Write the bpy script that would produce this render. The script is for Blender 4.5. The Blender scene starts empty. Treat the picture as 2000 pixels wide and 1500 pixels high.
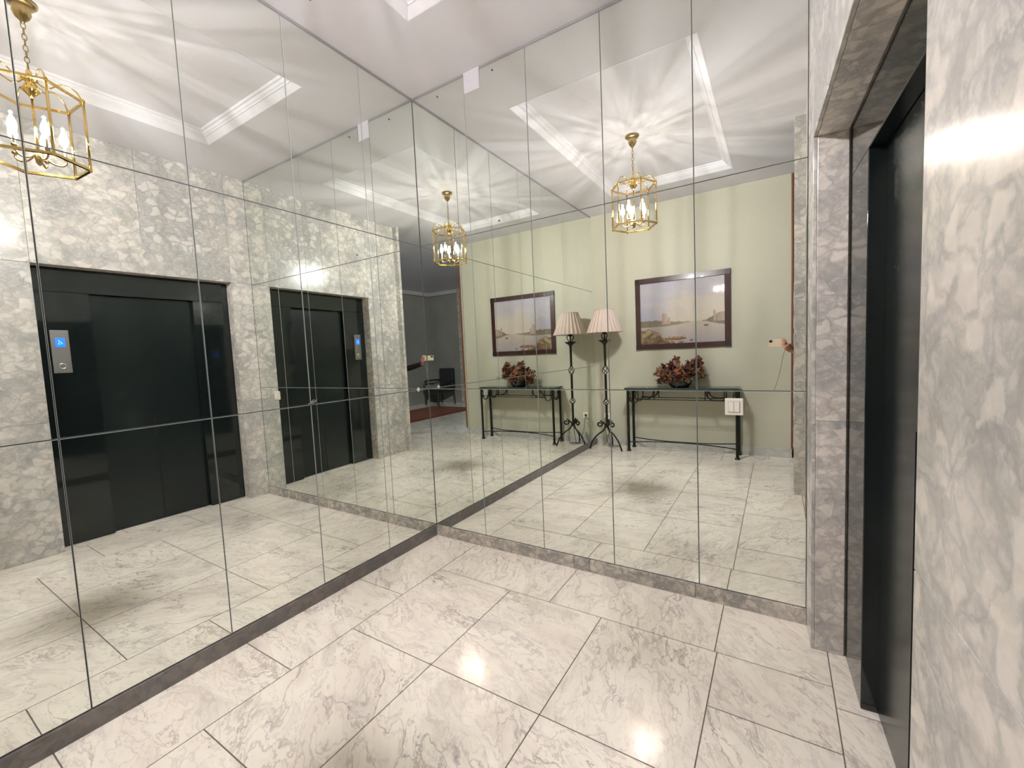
import bpy, bmesh, math, random
from mathutils import Vector, Matrix
random.seed(7)
S = bpy.context.scene
C = S.collection
PI = math.pi
# ------------------------------------------------------------------ camera, world, exposure
CAM = Vector((2.1445, -2.3001, 1.3125))
Rr = Vector((0.849551, 0.525585, -0.044975)); Ru = Vector((0.000151, 0.085019, 0.996379)); Rf = Vector((-0.527506, 0.846482, -0.072149))
cd = bpy.data.cameras.new('camera'); cam = bpy.data.objects.new('camera', cd); C.objects.link(cam)
cd.sensor_width = 36.0; cd.lens = 835.15 / 2000 * 36.0; cd.clip_start = 0.01
cam.matrix_world = Matrix(((Rr.x, Ru.x, -Rf.x, CAM.x), (Rr.y, Ru.y, -Rf.y, CAM.y), (Rr.z, Ru.z, -Rf.z, CAM.z), (0, 0, 0, 1)))
S.camera = cam
w = bpy.data.worlds.new('world'); S.world = w; w.use_nodes = True
w.node_tree.nodes['Background'].inputs[0].default_value = (0.9, 0.9, 1.0, 1)
w.node_tree.nodes['Background'].inputs[1].default_value = 0.05
S.view_settings.view_transform = 'Standard'; S.view_settings.look = 'None'
S.view_settings.gamma = 1.0; S.view_settings.use_curve_mapping = False
S.view_settings.exposure = 0.0
try:
    S.cycles.use_denoising = True; S.cycles.denoiser = 'OPENIMAGEDENOISE'
    S.cycles.max_bounces = 18; S.cycles.glossy_bounces = 12; S.cycles.diffuse_bounces = 8
    S.cycles.transmission_bounces = 12; S.cycles.transparent_max_bounces = 32
    S.cycles.caustics_reflective = True; S.cycles.sample_clamp_indirect = 60.0; S.cycles.blur_glossy = 0.0
except Exception: pass
BULB_W = 9.3          # watts of each candle bulb
# ------------------------------------------------------------------ room measures (metres)
W, SL, D, E_, H, HT = 2.2569, 0.0414, 3.3312, 2.012, 3.0943, 0.073
SK, Z1, Z2, ZT = 0.076, 1.083, 2.092, 3.076
nrm = math.sqrt(1 + SL * SL)
def wp(u, d, z):      # lift wall: u along it from the mirror corner, d into it
    return Vector((W + (SL * u + d) / nrm, (-u + SL * d) / nrm, z))
# ------------------------------------------------------------------ node helpers
def mat(name):
    m = bpy.data.materials.new(name); m.use_nodes = True
    nt = m.node_tree; return m, nt, nt.nodes['Principled BSDF']
def N(nt, t, **k):
    n = nt.nodes.new(t)
    for a, b in k.items(): setattr(n, a, b)
    return n
def L(nt, a, b): nt.links.new(a, b)
def simple(name, col, rough=0.5, metal=0.0, spec=0.5, coat=0.0, bump=0.0, bscale=80.0, var=0.0):
    m, nt, b = mat(name)
    b.inputs['Base Color'].default_value = (*col, 1); b.inputs['Roughness'].default_value = rough
    b.inputs['Metallic'].default_value = metal; b.inputs['Specular IOR Level'].default_value = spec
    b.inputs['Coat Weight'].default_value = coat; b.inputs['Coat Roughness'].default_value = 0.05
    tc = N(nt, 'ShaderNodeTexCoord'); no = N(nt, 'ShaderNodeTexNoise'); no.inputs['Scale'].default_value = bscale
    no.inputs['Detail'].default_value = 4; L(nt, tc.outputs['Object'], no.inputs['Vector'])
    if bump:
        bp = N(nt, 'ShaderNodeBump'); bp.inputs['Strength'].default_value = bump; bp.inputs['Distance'].default_value = 0.002
        L(nt, no.outputs['Fac'], bp.inputs['Height']); L(nt, bp.outputs['Normal'], b.inputs['Normal'])
    if var:
        r = N(nt, 'ShaderNodeMix', data_type='RGBA'); L(nt, no.outputs['Fac'], r.inputs[0])
        r.inputs[6].default_value = (*[c * (1 - var) for c in col], 1); r.inputs[7].default_value = (*[min(1, c * (1 + var)) for c in col], 1)
        L(nt, r.outputs[2], b.inputs['Base Color'])
    return m
def emis(name, col, s):
    m, nt, b = mat(name); b.inputs['Base Color'].default_value = (*col, 1)
    b.inputs['Emission Color'].default_value = (*col, 1); b.inputs['Emission Strength'].default_value = s; return m
def ramp(nt, stops):
    r = N(nt, 'ShaderNodeValToRGB'); e = r.color_ramp.elements
    while len(e) < len(stops): e.new(0.5)
    for q, (p, c) in zip(e, stops): q.position = p; q.color = (*c, 1)
    return r
def marble_floor():
    m, nt, b = mat('floor_marble')
    at = N(nt, 'ShaderNodeAttribute', attribute_name='slab'); geo = N(nt, 'ShaderNodeNewGeometry')
    add = N(nt, 'ShaderNodeVectorMath', operation='ADD'); L(nt, geo.outputs['Position'], add.inputs[0]); L(nt, at.outputs['Vector'], add.inputs[1])
    mp = N(nt, 'ShaderNodeVectorRotate'); mp.rotation_type = 'Z_AXIS'
    L(nt, add.outputs[0], mp.inputs['Vector']); 
    sx = N(nt, 'ShaderNodeSeparateXYZ'); L(nt, at.outputs['Vector'], sx.inputs[0])
    mu = N(nt, 'ShaderNodeMath', operation='SINE'); L(nt, sx.outputs[0], mu.inputs[0])
    ma = N(nt, 'ShaderNodeMath', operation='MULTIPLY_ADD'); L(nt, mu.outputs[0], ma.inputs[0]); ma.inputs[1].default_value = 0.55; ma.inputs[2].default_value = 0.75
    L(nt, ma.outputs[0], mp.inputs['Angle'])
    sc = N(nt, 'ShaderNodeMapping'); sc.inputs['Scale'].default_value = (1.0, 2.3, 1.0); L(nt, mp.outputs[0], sc.inputs['Vector'])
    nd = N(nt, 'ShaderNodeTexNoise'); nd.inputs['Scale'].default_value = 3.2; nd.inputs['Detail'].default_value = 5; L(nt, sc.outputs[0], nd.inputs['Vector'])
    dm = N(nt, 'ShaderNodeVectorMath', operation='MULTIPLY_ADD'); L(nt, nd.outputs['Color'], dm.inputs[0]); dm.inputs[1].default_value = (0.55, 0.55, 0.55); L(nt, sc.outputs[0], dm.inputs[2])
    def vein(scale, width, detail=3.0):
        n = N(nt, 'ShaderNodeTexNoise'); n.inputs['Scale'].default_value = scale; n.inputs['Detail'].default_value = detail
        n.inputs['Roughness'].default_value = 0.55; L(nt, dm.outputs[0], n.inputs['Vector'])
        s = N(nt, 'ShaderNodeMath', operation='SUBTRACT'); L(nt, n.outputs['Fac'], s.inputs[0]); s.inputs[1].default_value = 0.5
        a = N(nt, 'ShaderNodeMath', operation='ABSOLUTE'); L(nt, s.outputs[0], a.inputs[0])
        r = N(nt, 'ShaderNodeMapRange'); L(nt, a.outputs[0], r.inputs[0]); r.inputs[1].default_value = 0; r.inputs[2].default_value = width; r.inputs[3].default_value = 1; r.inputs[4].default_value = 0
        r.interpolation_type = 'SMOOTHSTEP'; return r.outputs[0]
    v1 = vein(1.5, 0.012, 4); v2 = vein(3.6, 0.022, 5); v3 = vein(7.0, 0.035, 4)
    msk = N(nt, 'ShaderNodeTexNoise'); msk.inputs['Scale'].default_value = 2.6; msk.inputs['Detail'].default_value = 3; L(nt, sc.outputs[0], msk.inputs['Vector'])
    mr = N(nt, 'ShaderNodeMapRange'); L(nt, msk.outputs['Fac'], mr.inputs[0]); mr.inputs[1].default_value = 0.36; mr.inputs[2].default_value = 0.62
    def mul(a, b_):
        q = N(nt, 'ShaderNodeMath', operation='MULTIPLY'); L(nt, a, q.inputs[0])
        if isinstance(b_, float): q.inputs[1].default_value = b_
        else: L(nt, b_, q.inputs[1])
        return q.outputs[0]
    base = ramp(nt, [(0.28, (0.62, 0.565, 0.485)), (0.46, (0.80, 0.745, 0.635)), (0.60, (0.74, 0.67, 0.575)), (0.75, (0.62, 0.57, 0.50))])
    nb = N(nt, 'ShaderNodeTexNoise'); nb.inputs['Scale'].default_value = 2.2; nb.inputs['Detail'].default_value = 8; nb.inputs['Roughness'].default_value = 0.6; L(nt, dm.outputs[0], nb.inputs['Vector'])
    L(nt, nb.outputs['Fac'], base.inputs[0]); col = base.outputs[0]
    for fac, c in ((mul(v3, 0.34), (0.48, 0.41, 0.37)), (mul(mul(v2, mr.outputs[0]), 0.60), (0.40, 0.34, 0.30)), (mul(v2, 0.22), (0.42, 0.36, 0.32)), (mul(mul(v1, mr.outputs[0]), 0.75), (0.30, 0.27, 0.235))):
        x = N(nt, 'ShaderNodeMix', data_type='RGBA'); L(nt, fac, x.inputs[0]); L(nt, col, x.inputs[6]); x.inputs[7].default_value = (*c, 1); col = x.outputs[2]
    L(nt, col, b.inputs['Base Color']); b.inputs['Roughness'].default_value = 0.12; b.inputs['Specular IOR Level'].default_value = 0.5
    return m
def marble_wall(name, dark=1.0, scale=1.0, cell=(0.72, 0.68, 0.62), rough=0.22):
    m, nt, b = mat(name)
    at = N(nt, 'ShaderNodeAttribute', attribute_name='slab'); geo = N(nt, 'ShaderNodeNewGeometry')
    add = N(nt, 'ShaderNodeVectorMath', operation='ADD'); L(nt, geo.outputs['Position'], add.inputs[0]); L(nt, at.outputs['Vector'], add.inputs[1])
    sc = N(nt, 'ShaderNodeMapping'); sc.inputs['Scale'].default_value = (scale, scale, scale * 1.15); sc.inputs['Rotation'].default_value = (0.5, 0, 0); L(nt, add.outputs[0], sc.inputs['Vector'])
    nd = N(nt, 'ShaderNodeTexNoise'); nd.inputs['Scale'].default_value = 9; nd.inputs['Detail'].default_value = 5; nd.inputs['Roughness'].default_value = 0.6; L(nt, sc.outputs[0], nd.inputs['Vector'])
    dm = N(nt, 'ShaderNodeVectorMath', operation='MULTIPLY_ADD'); L(nt, nd.outputs['Color'], dm.inputs[0]); dm.inputs[1].default_value = (0.17, 0.17, 0.17); L(nt, sc.outputs[0], dm.inputs[2])
    def edge(scale_, wd):
        v = N(nt, 'ShaderNodeTexVoronoi', feature='DISTANCE_TO_EDGE'); v.inputs['Scale'].default_value = scale_; L(nt, dm.outputs[0], v.inputs['Vector'])
        r = N(nt, 'ShaderNodeMapRange'); L(nt, v.outputs['Distance'], r.inputs[0]); r.inputs[1].default_value = 0.0; r.inputs[2].default_value = wd; r.inputs[3].default_value = 1; r.inputs[4].default_value = 0
        return r.outputs[0]
    e1 = edge(14.0, 0.20); e2 = edge(30.0, 0.26); e3 = edge(4.5, 0.03)
    n1 = N(nt, 'ShaderNodeTexNoise'); n1.inputs['Scale'].default_value = 3.2; n1.inputs['Detail'].default_value = 4; L(nt, sc.outputs[0], n1.inputs['Vector'])
    mr = N(nt, 'ShaderNodeMapRange'); L(nt, n1.outputs['Fac'], mr.inputs[0]); mr.inputs[1].default_value = 0.46; mr.inputs[2].default_value = 0.64
    n2 = N(nt, 'ShaderNodeTexNoise'); n2.inputs['Scale'].default_value = 14; n2.inputs['Detail'].default_value = 5; L(nt, dm.outputs[0], n2.inputs['Vector'])
    base = ramp(nt, [(0.35, tuple(c * 0.80 for c in cell)), (0.55, cell), (0.8, tuple(min(1, c * 1.08) for c in cell))])
    L(nt, n2.outputs['Fac'], base.inputs[0]); col = base.outputs[0]
    dark_ = N(nt, 'ShaderNodeSeparateXYZ'); L(nt, at.outputs['Vector'], dark_.inputs[0])      # a darker, greyer slab has a large offset
    dg = N(nt, 'ShaderNodeMath', operation='GREATER_THAN'); L(nt, dark_.outputs[0], dg.inputs[0]); dg.inputs[1].default_value = 15.0
    ds = N(nt, 'ShaderNodeMath', operation='MULTIPLY_ADD'); L(nt, dg.outputs[0], ds.inputs[0]); ds.inputs[1].default_value = 0.55; L(nt, mr.outputs[0], ds.inputs[2]); ds.use_clamp = True
    class _O: pass
    mr = _O(); mr.outputs = [ds.outputs[0]]
    vc = N(nt, 'ShaderNodeTexVoronoi', feature='F1'); vc.inputs['Scale'].default_value = 14.0; dh = N(nt, 'ShaderNodeVectorMath', operation='MULTIPLY_ADD'); L(nt, nd.outputs['Color'], dh.inputs[0]); dh.inputs[1].default_value = (0.07, 0.07, 0.07); L(nt, sc.outputs[0], dh.inputs[2]); L(nt, dh.outputs[0], vc.inputs['Vector'])
    ve = N(nt, 'ShaderNodeTexVoronoi', feature='DISTANCE_TO_EDGE'); ve.inputs['Scale'].default_value = 14.0; L(nt, dh.outputs[0], ve.inputs['Vector']); vr = N(nt, 'ShaderNodeMapRange'); L(nt, ve.outputs['Distance'], vr.inputs[0]); vr.inputs[1].default_value = 0.06; vr.inputs[2].default_value = 0.16
    vs = N(nt, 'ShaderNodeSeparateColor'); L(nt, vc.outputs['Color'], vs.inputs[0])
    chip = N(nt, 'ShaderNodeMapRange'); L(nt, vs.outputs[0], chip.inputs[0]); chip.inputs[1].default_value = 0.70; chip.inputs[2].default_value = 0.74
    tone = N(nt, 'ShaderNodeMix', data_type='RGBA', blend_type='MULTIPLY'); tone.inputs[0].default_value = 0.16; L(nt, col, tone.inputs[6]); L(nt, vs.outputs[1], tone.inputs[7]); col = tone.outputs[2]
    def mul(a, b_):
        q = N(nt, 'ShaderNodeMath', operation='MULTIPLY'); L(nt, a, q.inputs[0])
        if isinstance(b_, float): q.inputs[1].default_value = b_
        else: L(nt, b_, q.inputs[1])
        return q.outputs[0]
    g = 0.33 * dark
    for fac, c in ((mul(mr.outputs[0], 0.50), (g * 1.35, g * 1.32, g * 1.28)), (mul(e1, 0.50), (g * 1.05, g * 1.02, g)), (mul(mul(e2, mr.outputs[0]), 0.6), (g, g * .98, g * .96)), (mul(e3, 0.30), (g * .8, g * .78, g * .74))):
        x = N(nt, 'ShaderNodeMix', data_type='RGBA'); L(nt, fac, x.inputs[0]); L(nt, col, x.inputs[6]); x.inputs[7].default_value = (*c, 1); col = x.outputs[2]
    x = N(nt, 'ShaderNodeMix', data_type='RGBA'); L(nt, mul(mul(chip.outputs[0], vr.outputs[0]), 0.55), x.inputs[0]); L(nt, col, x.inputs[6]); x.inputs[7].default_value = (*[min(1, c * 1.10) for c in cell], 1); col = x.outputs[2]
    L(nt, col, b.inputs['Base Color']); b.inputs['Roughness'].default_value = rough; b.inputs['Specular IOR Level'].default_value = 0.36
    return m
def glass_mat(name, tint=(1, 1, 1), f=0.12, rough=0.02):
    m, nt, b = mat(name); nt.nodes.remove(b)
    out = nt.nodes['Material Output']; t = N(nt, 'ShaderNodeBsdfTransparent'); t.inputs[0].default_value = (*tint, 1)
    g = N(nt, 'ShaderNodeBsdfGlossy'); g.inputs['Roughness'].default_value = rough
    fr = N(nt, 'ShaderNodeLayerWeight'); fr.inputs[0].default_value = f
    mf = N(nt, 'ShaderNodeMath', operation='MULTIPLY'); mf.inputs[1].default_value = 0.35; L(nt, fr.outputs['Fresnel'], mf.inputs[0]); mx = N(nt, 'ShaderNodeMixShader'); L(nt, mf.outputs[0], mx.inputs[0]); L(nt, t.outputs[0], mx.inputs[1]); L(nt, g.outputs[0], mx.inputs[2]); L(nt, mx.outputs[0], out.inputs[0])
    return m
M = {}
M['floor'] = marble_floor()
M['marble'] = marble_wall('lift_wall_marble', 1.0, 1.0)
M['jamb'] = marble_wall('jamb_marble', 1.0, 1.3, (0.80, 0.73, 0.65))
M['skirt_dark'] = marble_wall('skirting_marble_grey', 0.35, 1.6, (0.21, 0.185, 0.16), 0.35)
M['skirt'] = marble_wall('skirting_marble', 0.5, 1.6, (0.60, 0.54, 0.46), 0.25)
M['skirt_pale'] = marble_wall('skirting_marble_pale', 1.3, 1.0, (0.55, 0.54, 0.47), 0.3)
M['brown_marble'] = marble_wall('brown_marble', 0.5, 0.8, (0.36, 0.29, 0.24), 0.25)
M['plaster'] = simple('ceiling_plaster', (0.61, 0.59, 0.605), 0.85, bump=0.15, bscale=40)
M['moulding'] = simple('moulding_plaster', (0.64, 0.62, 0.635), 0.6)
M['green'] = simple('pale_green_paint', (0.50, 0.48, 0.37), 0.55, bump=0.1, bscale=120)
M['trim_grey'] = simple('grey_gap_plaster', (0.26, 0.245, 0.24), 0.8)
M['grout'] = simple('grout', (0.16, 0.13, 0.10), 0.9)
M['backing'] = simple('mirror_backing', (0.16, 0.155, 0.15), 0.6)
M['mirror'] = simple('mirror_silver', (0.895, 0.925, 0.885), 0.0, 1.0)
M['mirror_edge'] = simple('mirror_ground_edge', (0.42, 0.44, 0.41), 0.3, 0.0, spec=0.6)
M['door'] = simple('black_green_lacquer', (0.008, 0.012, 0.012), 0.06, 0.0, spec=0.7)
M['leaf'] = simple('black_green_door_paint', (0.008, 0.013, 0.013), 0.22, 0.0, spec=0.5)
M['steel'] = simple('brushed_steel', (0.42, 0.41, 0.40), 0.35, 1.0, bump=0.1, bscale=300)
M['blue'] = emis('blue_display', (0.01, 0.12, 1.0), 2.0)
M['blue_pale'] = emis('pale_blue_digit', (0.3, 0.6, 1.0), 2.0)
M['brass'] = simple('polished_brass', (0.80, 0.56, 0.20), 0.16, 1.0)
M['brass_dark'] = simple('antique_brass', (0.50, 0.36, 0.17), 0.28, 1.0)
M['glass'] = glass_mat('clear_glass')
M['iron'] = simple('wrought_iron_green_black', (0.018, 0.020, 0.013), 0.42, 0.5, bump=0.3, bscale=60, var=0.3)
M['table_glass'] = simple('dark_green_table_top', (0.03, 0.055, 0.045), 0.12)
M['shade'] = simple('pleated_shade_fabric', (0.62, 0.50, 0.43), 0.85, bump=0.2, bscale=200)
M['frame_wood'] = simple('mahogany_frame', (0.050, 0.020, 0.018), 0.3, coat=0.4, bscale=14, var=0.35)
M['door_wood'] = simple('brown_door_wood', (0.20, 0.07, 0.025), 0.4, bscale=10, var=0.3)
M['white_plastic'] = simple('cream_plastic', (0.80, 0.76, 0.66), 0.3)
M['grey_line'] = simple('grey_plastic_gap', (0.30, 0.28, 0.25), 0.5)
M['clear_clip'] = simple('clear_plastic_clip', (0.75, 0.76, 0.68), 0.12, spec=0.9)
M['screw'] = simple('dark_screw', (0.05, 0.05, 0.05), 0.3, 0.8)
M['bowl'] = simple('dark_glazed_bowl', (0.02, 0.028, 0.028), 0.15)
M['hall_wall'] = simple('hall_dark_panel', (0.16, 0.155, 0.135), 0.4, bscale=2, var=0.25)
M['hall_plaster'] = simple('hall_plaster', (0.30, 0.28, 0.27), 0.8)
M['hall_floor'] = M['floor']
M['rug'] = simple('red_brown_rug', (0.13, 0.032, 0.018), 0.95, bump=0.6, bscale=300, var=0.5)
M['leather'] = simple('dark_chair_leather', (0.012, 0.013, 0.014), 0.4)
M['sleeve'] = simple('plum_black_knit', (0.022, 0.008, 0.018), 0.9, bump=0.5, bscale=250)
M['trousers'] = simple('dark_blue_denim', (0.015, 0.02, 0.04), 0.9)
M['skin'] = simple('skin', (0.56, 0.26, 0.18), 0.5, bscale=30, var=0.12)
M['hair'] = simple('dark_brown_hair', (0.02, 0.012, 0.008), 0.6, bump=0.6, bscale=120)
M['shoe'] = simple('black_shoe', (0.01, 0.01, 0.01), 0.4)
M['phone'] = simple('pale_phone_case', (0.62, 0.50, 0.36), 0.25)
M['phone_dark'] = simple('phone_lens_glass', (0.02, 0.02, 0.02), 0.08)
M['cord'] = simple('grey_cord', (0.14, 0.13, 0.10), 0.7)
M['strap'] = simple('phone_strap', (0.24, 0.19, 0.11), 0.7)
M['candle'] = simple('candle_sleeve', (0.85, 0.78, 0.62), 0.5)
# ------------------------------------------------------------------ mesh helpers
class MB:
    def __init__(s): s.bm = bmesh.new(); s.slab = s.bm.faces.layers.float_vector.new('slab') if False else None; s.ids = []
    def box(s, a, b, f=None, off=None):
        x0, y0, z0 = a; x1, y1, z1 = b; f = f or (lambda x, y, z: (x, y, z))
        v = [s.bm.verts.new(f(x, y, z)) for x in (x0, x1) for y in (y0, y1) for z in (z0, z1)]
        for q in ((0, 1, 3, 2), (4, 6, 7, 5), (0, 4, 5, 1), (2, 3, 7, 6), (0, 2, 6, 4), (1, 5, 7, 3)):
            fc = s.bm.faces.new([v[i] for i in q]); s.ids.append((fc, off or (0, 0, 0)))
        return s
    def tube(s, pts, r, n=8, caps=True, closed=False):
        pts = [Vector(p) for p in pts]; rs = r if isinstance(r, (list, tuple)) else [r] * len(pts)
        rings = []; up = None; m = len(pts)
        for i, p in enumerate(pts):
            if closed: t = (pts[(i + 1) % m] - pts[i - 1])
            else: t = (pts[min(i + 1, m - 1)] - pts[max(i - 1, 0)])
            t.normalize()
            if up is None: up = t.orthogonal().normalized()
            up = (up - t * up.dot(t))
            up = up.normalized() if up.length > 1e-6 else t.orthogonal().normalized()
            sd = t.cross(up)
            rings.append([s.bm.verts.new(p + (up * math.cos(2 * PI * k / n) + sd * math.sin(2 * PI * k / n)) * rs[i]) for k in range(n)])
        for i in range(m if closed else m - 1):
            a, b = rings[i], rings[(i + 1) % m]
            for k in range(n): s.ids.append((s.bm.faces.new((a[k], a[(k + 1) % n], b[(k + 1) % n], b[k])), (0, 0, 0)))
        if caps and not closed:
            s.bm.faces.new(rings[0][::-1]); s.bm.faces.new(rings[-1])
        return s
    def lathe(s, prof, c=(0, 0, 0), n=24, mod=None, caps=True):
        rings = []
        for (r, z) in prof:
            ring = []
            for k in range(n):
                a = 2 * PI * k / n; rr = r * (mod(k, z) if mod else 1)
                ring.append(s.bm.verts.new((c[0] + rr * math.cos(a), c[1] + rr * math.sin(a), c[2] + z)))
            rings.append(ring)
        for a, b in zip(rings, rings[1:]):
            for k in range(n): s.bm.faces.new((a[k], a[(k + 1) % n], b[(k + 1) % n], b[k]))
        if caps: s.bm.faces.new(rings[0][::-1]); s.bm.faces.new(rings[-1])
        return s
    def poly(s, pts, z0, z1, f):
        a = [s.bm.verts.new(f(x, y, z0)) for x, y in pts]; b = [s.bm.verts.new(f(x, y, z1)) for x, y in pts]
        s.bm.faces.new(a[::-1]); s.bm.faces.new(b)
        for i in range(len(pts)): s.bm.faces.new((a[i], a[(i + 1) % len(pts)], b[(i + 1) % len(pts)], b[i]))
        return s
    def build(s, name, m, parent=None, smooth=False, bevel=0.0, slabs=False):
        bmesh.ops.recalc_face_normals(s.bm, faces=s.bm.faces)
        me = bpy.data.meshes.new(name)
        if slabs:
            s.bm.faces.index_update(); d = {f.index: o for f, o in s.ids}
            nf = len(s.bm.faces)
        s.bm.to_mesh(me)
        if slabs:
            at = me.attributes.new('slab', 'FLOAT_VECTOR', 'FACE')
            for i in range(nf): at.data[i].vector = d.get(i, (0, 0, 0))
        s.bm.free()
        mm = m if isinstance(m, (list, tuple)) else [m]
        for q in mm: me.materials.append(q)
        if smooth:
            for p in me.polygons: p.use_smooth = True
        o = bpy.data.objects.new(name, me); C.objects.link(o)
        if bevel:
            b = o.modifiers.new('bevel', 'BEVEL'); b.width = bevel; b.segments = 2; b.limit_method = 'ANGLE'
        if parent: o.parent = parent
        return o
def tag(o, label=None, cat=None, group=None, kind=None):
    if label: o['label'] = label
    if cat: o['category'] = cat
    if group: o['group'] = group
    if kind: o['kind'] = kind
    return o
def struct(o, label=None): o['kind'] = 'structure'; return tag(o, label)
def thing(name, label, cat, loc=(0, 0, 0), group=None, rz=0.0):
    o = bpy.data.objects.new(name, None); C.objects.link(o); o.location = loc; o.rotation_euler = (0, 0, rz)
    return tag(o, label, cat, group)
def arc(c, r0, r1, a0, a1, n, f):   # planar spiral, f maps (u,v)->3D
    return [f(c[0] + (r0 + (r1 - r0) * i / n) * math.cos(a0 + (a1 - a0) * i / n), c[1] + (r0 + (r1 - r0) * i / n) * math.sin(a0 + (a1 - a0) * i / n)) for i in range(n + 1)]
def bez(pts, n=16):     # catmull-rom through points
    pts = [Vector(p) for p in pts]; out = []
    P = [pts[0] * 2 - pts[1]] + pts + [pts[-1] * 2 - pts[-2]]
    for i in range(1, len(P) - 2):
        for k in range(n):
            t = k / n; a, b, c, d = P[i - 1], P[i], P[i + 1], P[i + 2]
            out.append(0.5 * ((2 * b) + (c - a) * t + (2 * a - 5 * b + 4 * c - d) * t * t + (3 * b - a - 3 * c + d) * t ** 3))
    out.append(pts[-1]); return out
rnd = lambda: (random.uniform(-9, 9), random.uniform(-9, 9), random.uniform(-9, 9))
# ------------------------------------------------------------------ floor
mb = MB(); g = 0.0022
def tile(x0, x1, y0, y1):          # y given as depth from the right mirror wall
    mb.box((x0 + g, -y1 + g, -0.02), (x1 - g, -y0 - g, 0.0), off=rnd())
XA, XB, XR = 0.372, 1.925, 2.322
ys = [0.0, 0.705, 1.35, 1.99, 2.63, 3.35]
for a, b in zip(ys, ys[1:]): tile(-0.01, XA, a, b)
for a, b in ((XA, 1.125), (1.125, 1.915)): tile(a, b, -0.01, 0.392)
gx = [XA, 0.885, 1.41, XB]; gy = [0.392, 1.036, 1.68, 2.32, 2.95]
for a, b in zip(gx, gx[1:]):
    for c, d in zip(gy, gy[1:]): tile(a, b, c, d)
for a, b in ((XA, 1.0), (1.0, 1.6), (1.6, 2.32)): tile(a, b, 2.95, 3.35)
tile(1.915, XR, -0.01, 0.392)
for a, b in ((0.392, 0.706), (0.706, 1.35), (1.35, 2.0), (2.0, 2.63), (2.63, 2.95)): tile(XB, XR, a, b)
for a, b in ((0.15, 0.50), (0.50, 1.10), (1.10, 2.05)): tile(XR, 2.60, a, b)
yy = 2.05
while yy < 7.0:
    xx = XR
    while xx < 6.6: tile(xx, xx + 0.62, yy, yy + 0.62); xx += 0.62
    yy += 0.62
fl = struct(mb.build('floor', M['floor'], slabs=True))
struct(MB().box((-0.1, -7.3, -0.08), (7.0, 0.15, -0.0015)).build('floor_bed', M['grout'], fl))
# ------------------------------------------------------------------ ceiling with recessed tray
X0, X1, Y0, Y1 = 0.471, 1.761, -2.778, -0.495
mb = MB(); ZC = 3.30
mb.box((-0.1, Y1, H), (2.75, 0.12, ZC)); mb.box((-0.1, -7.3, H), (2.75, Y0, ZC)); mb.box((-0.1, Y0, H), (X0, Y1, ZC)); mb.box((X1, Y0, H), (2.75, Y1, ZC))
mb.box((X0 - 0.01, Y0 - 0.01, H + HT), (X1 + 0.01, Y1 + 0.01, ZC))
mb.box((2.75, -7.3, H), (7.0, -1.9, ZC))
ce = struct(mb.build('ceiling', M['plaster']))
mb = MB(); prof = [(0.0, 0.0), (0.004, -0.001), (0.010, 0.0), (0.014, 0.003), (0.05, 0.030), (0.056, 0.030), (0.058, 0.040), (0.068, 0.044), (0.072, 0.050), (0.074, 0.058), (0.086, 0.060), (0.090, 0.066), (0.092, HT), (-0.001, HT)]
rings = []
for (cx, cy, sx, sy) in ((X0, Y0, 1, 1), (X1, Y0, -1, 1), (X1, Y1, -1, -1), (X0, Y1, 1, -1)):
    rings.append([mb.bm.verts.new((cx + sx * i, cy + sy * i, H + h)) for i, h in prof])
for k in range(4):
    a, b = rings[k], rings[(k + 1) % 4]
    for i in range(len(prof)): mb.bm.faces.new((a[i], a[(i + 1) % len(prof)], b[(i + 1) % len(prof)], b[i]))
struct(mb.build('trim_1', M['moulding']))
# ------------------------------------------------------------------ mirror walls
struct(MB().box((-0.12, -D - 0.1, 0), (-0.008, 0.12, H)).build('wall_left', M['backing']))
struct(MB().box((-0.12, 0.008, 0), (2.75, 0.12, H)).build('wall_back', M['backing']))
struct(MB().box((-0.0079, -D, ZT + 0.002), (-0.002, -0.001, H)).build('trim_2', M['trim_grey']))
struct(MB().box((-0.002, 0.002, ZT + 0.002), (W, 0.0079, H)).build('trim_3', M['trim_grey']))
mb = MB(); mb.box((-0.0079, -D, 0.0), (0.012, -0.012, SK - 0.002)); struct(mb.build('baseboard_left', M['skirt_dark'], bevel=0.001, slabs=True))
mb = MB()
for a, b in ((0.0, 0.55), (0.552, 1.10), (1.102, 1.20), (1.202, 1.78), (1.782, W - 0.001)): mb.box((a, -0.012, 0.0), (b, 0.0079, SK - 0.002), off=rnd())
struct(mb.build('baseboard_back', M['skirt'], bevel=0.001, slabs=True))
G = 0.0016
ca = [0.0, 0.4512, 0.9243, 1.4028, 1.8818, 2.362, 2.842, D]
cb = [0.0, 0.447, 0.8973, 1.3499, 1.8, W]
rows = [(SK, Z1, 'bottom'), (Z1, Z2, 'middle'), (Z2, ZT, 'top')]
ordn = ['first', 'second', 'third', 'fourth', 'fifth', 'sixth', 'seventh']
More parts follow.
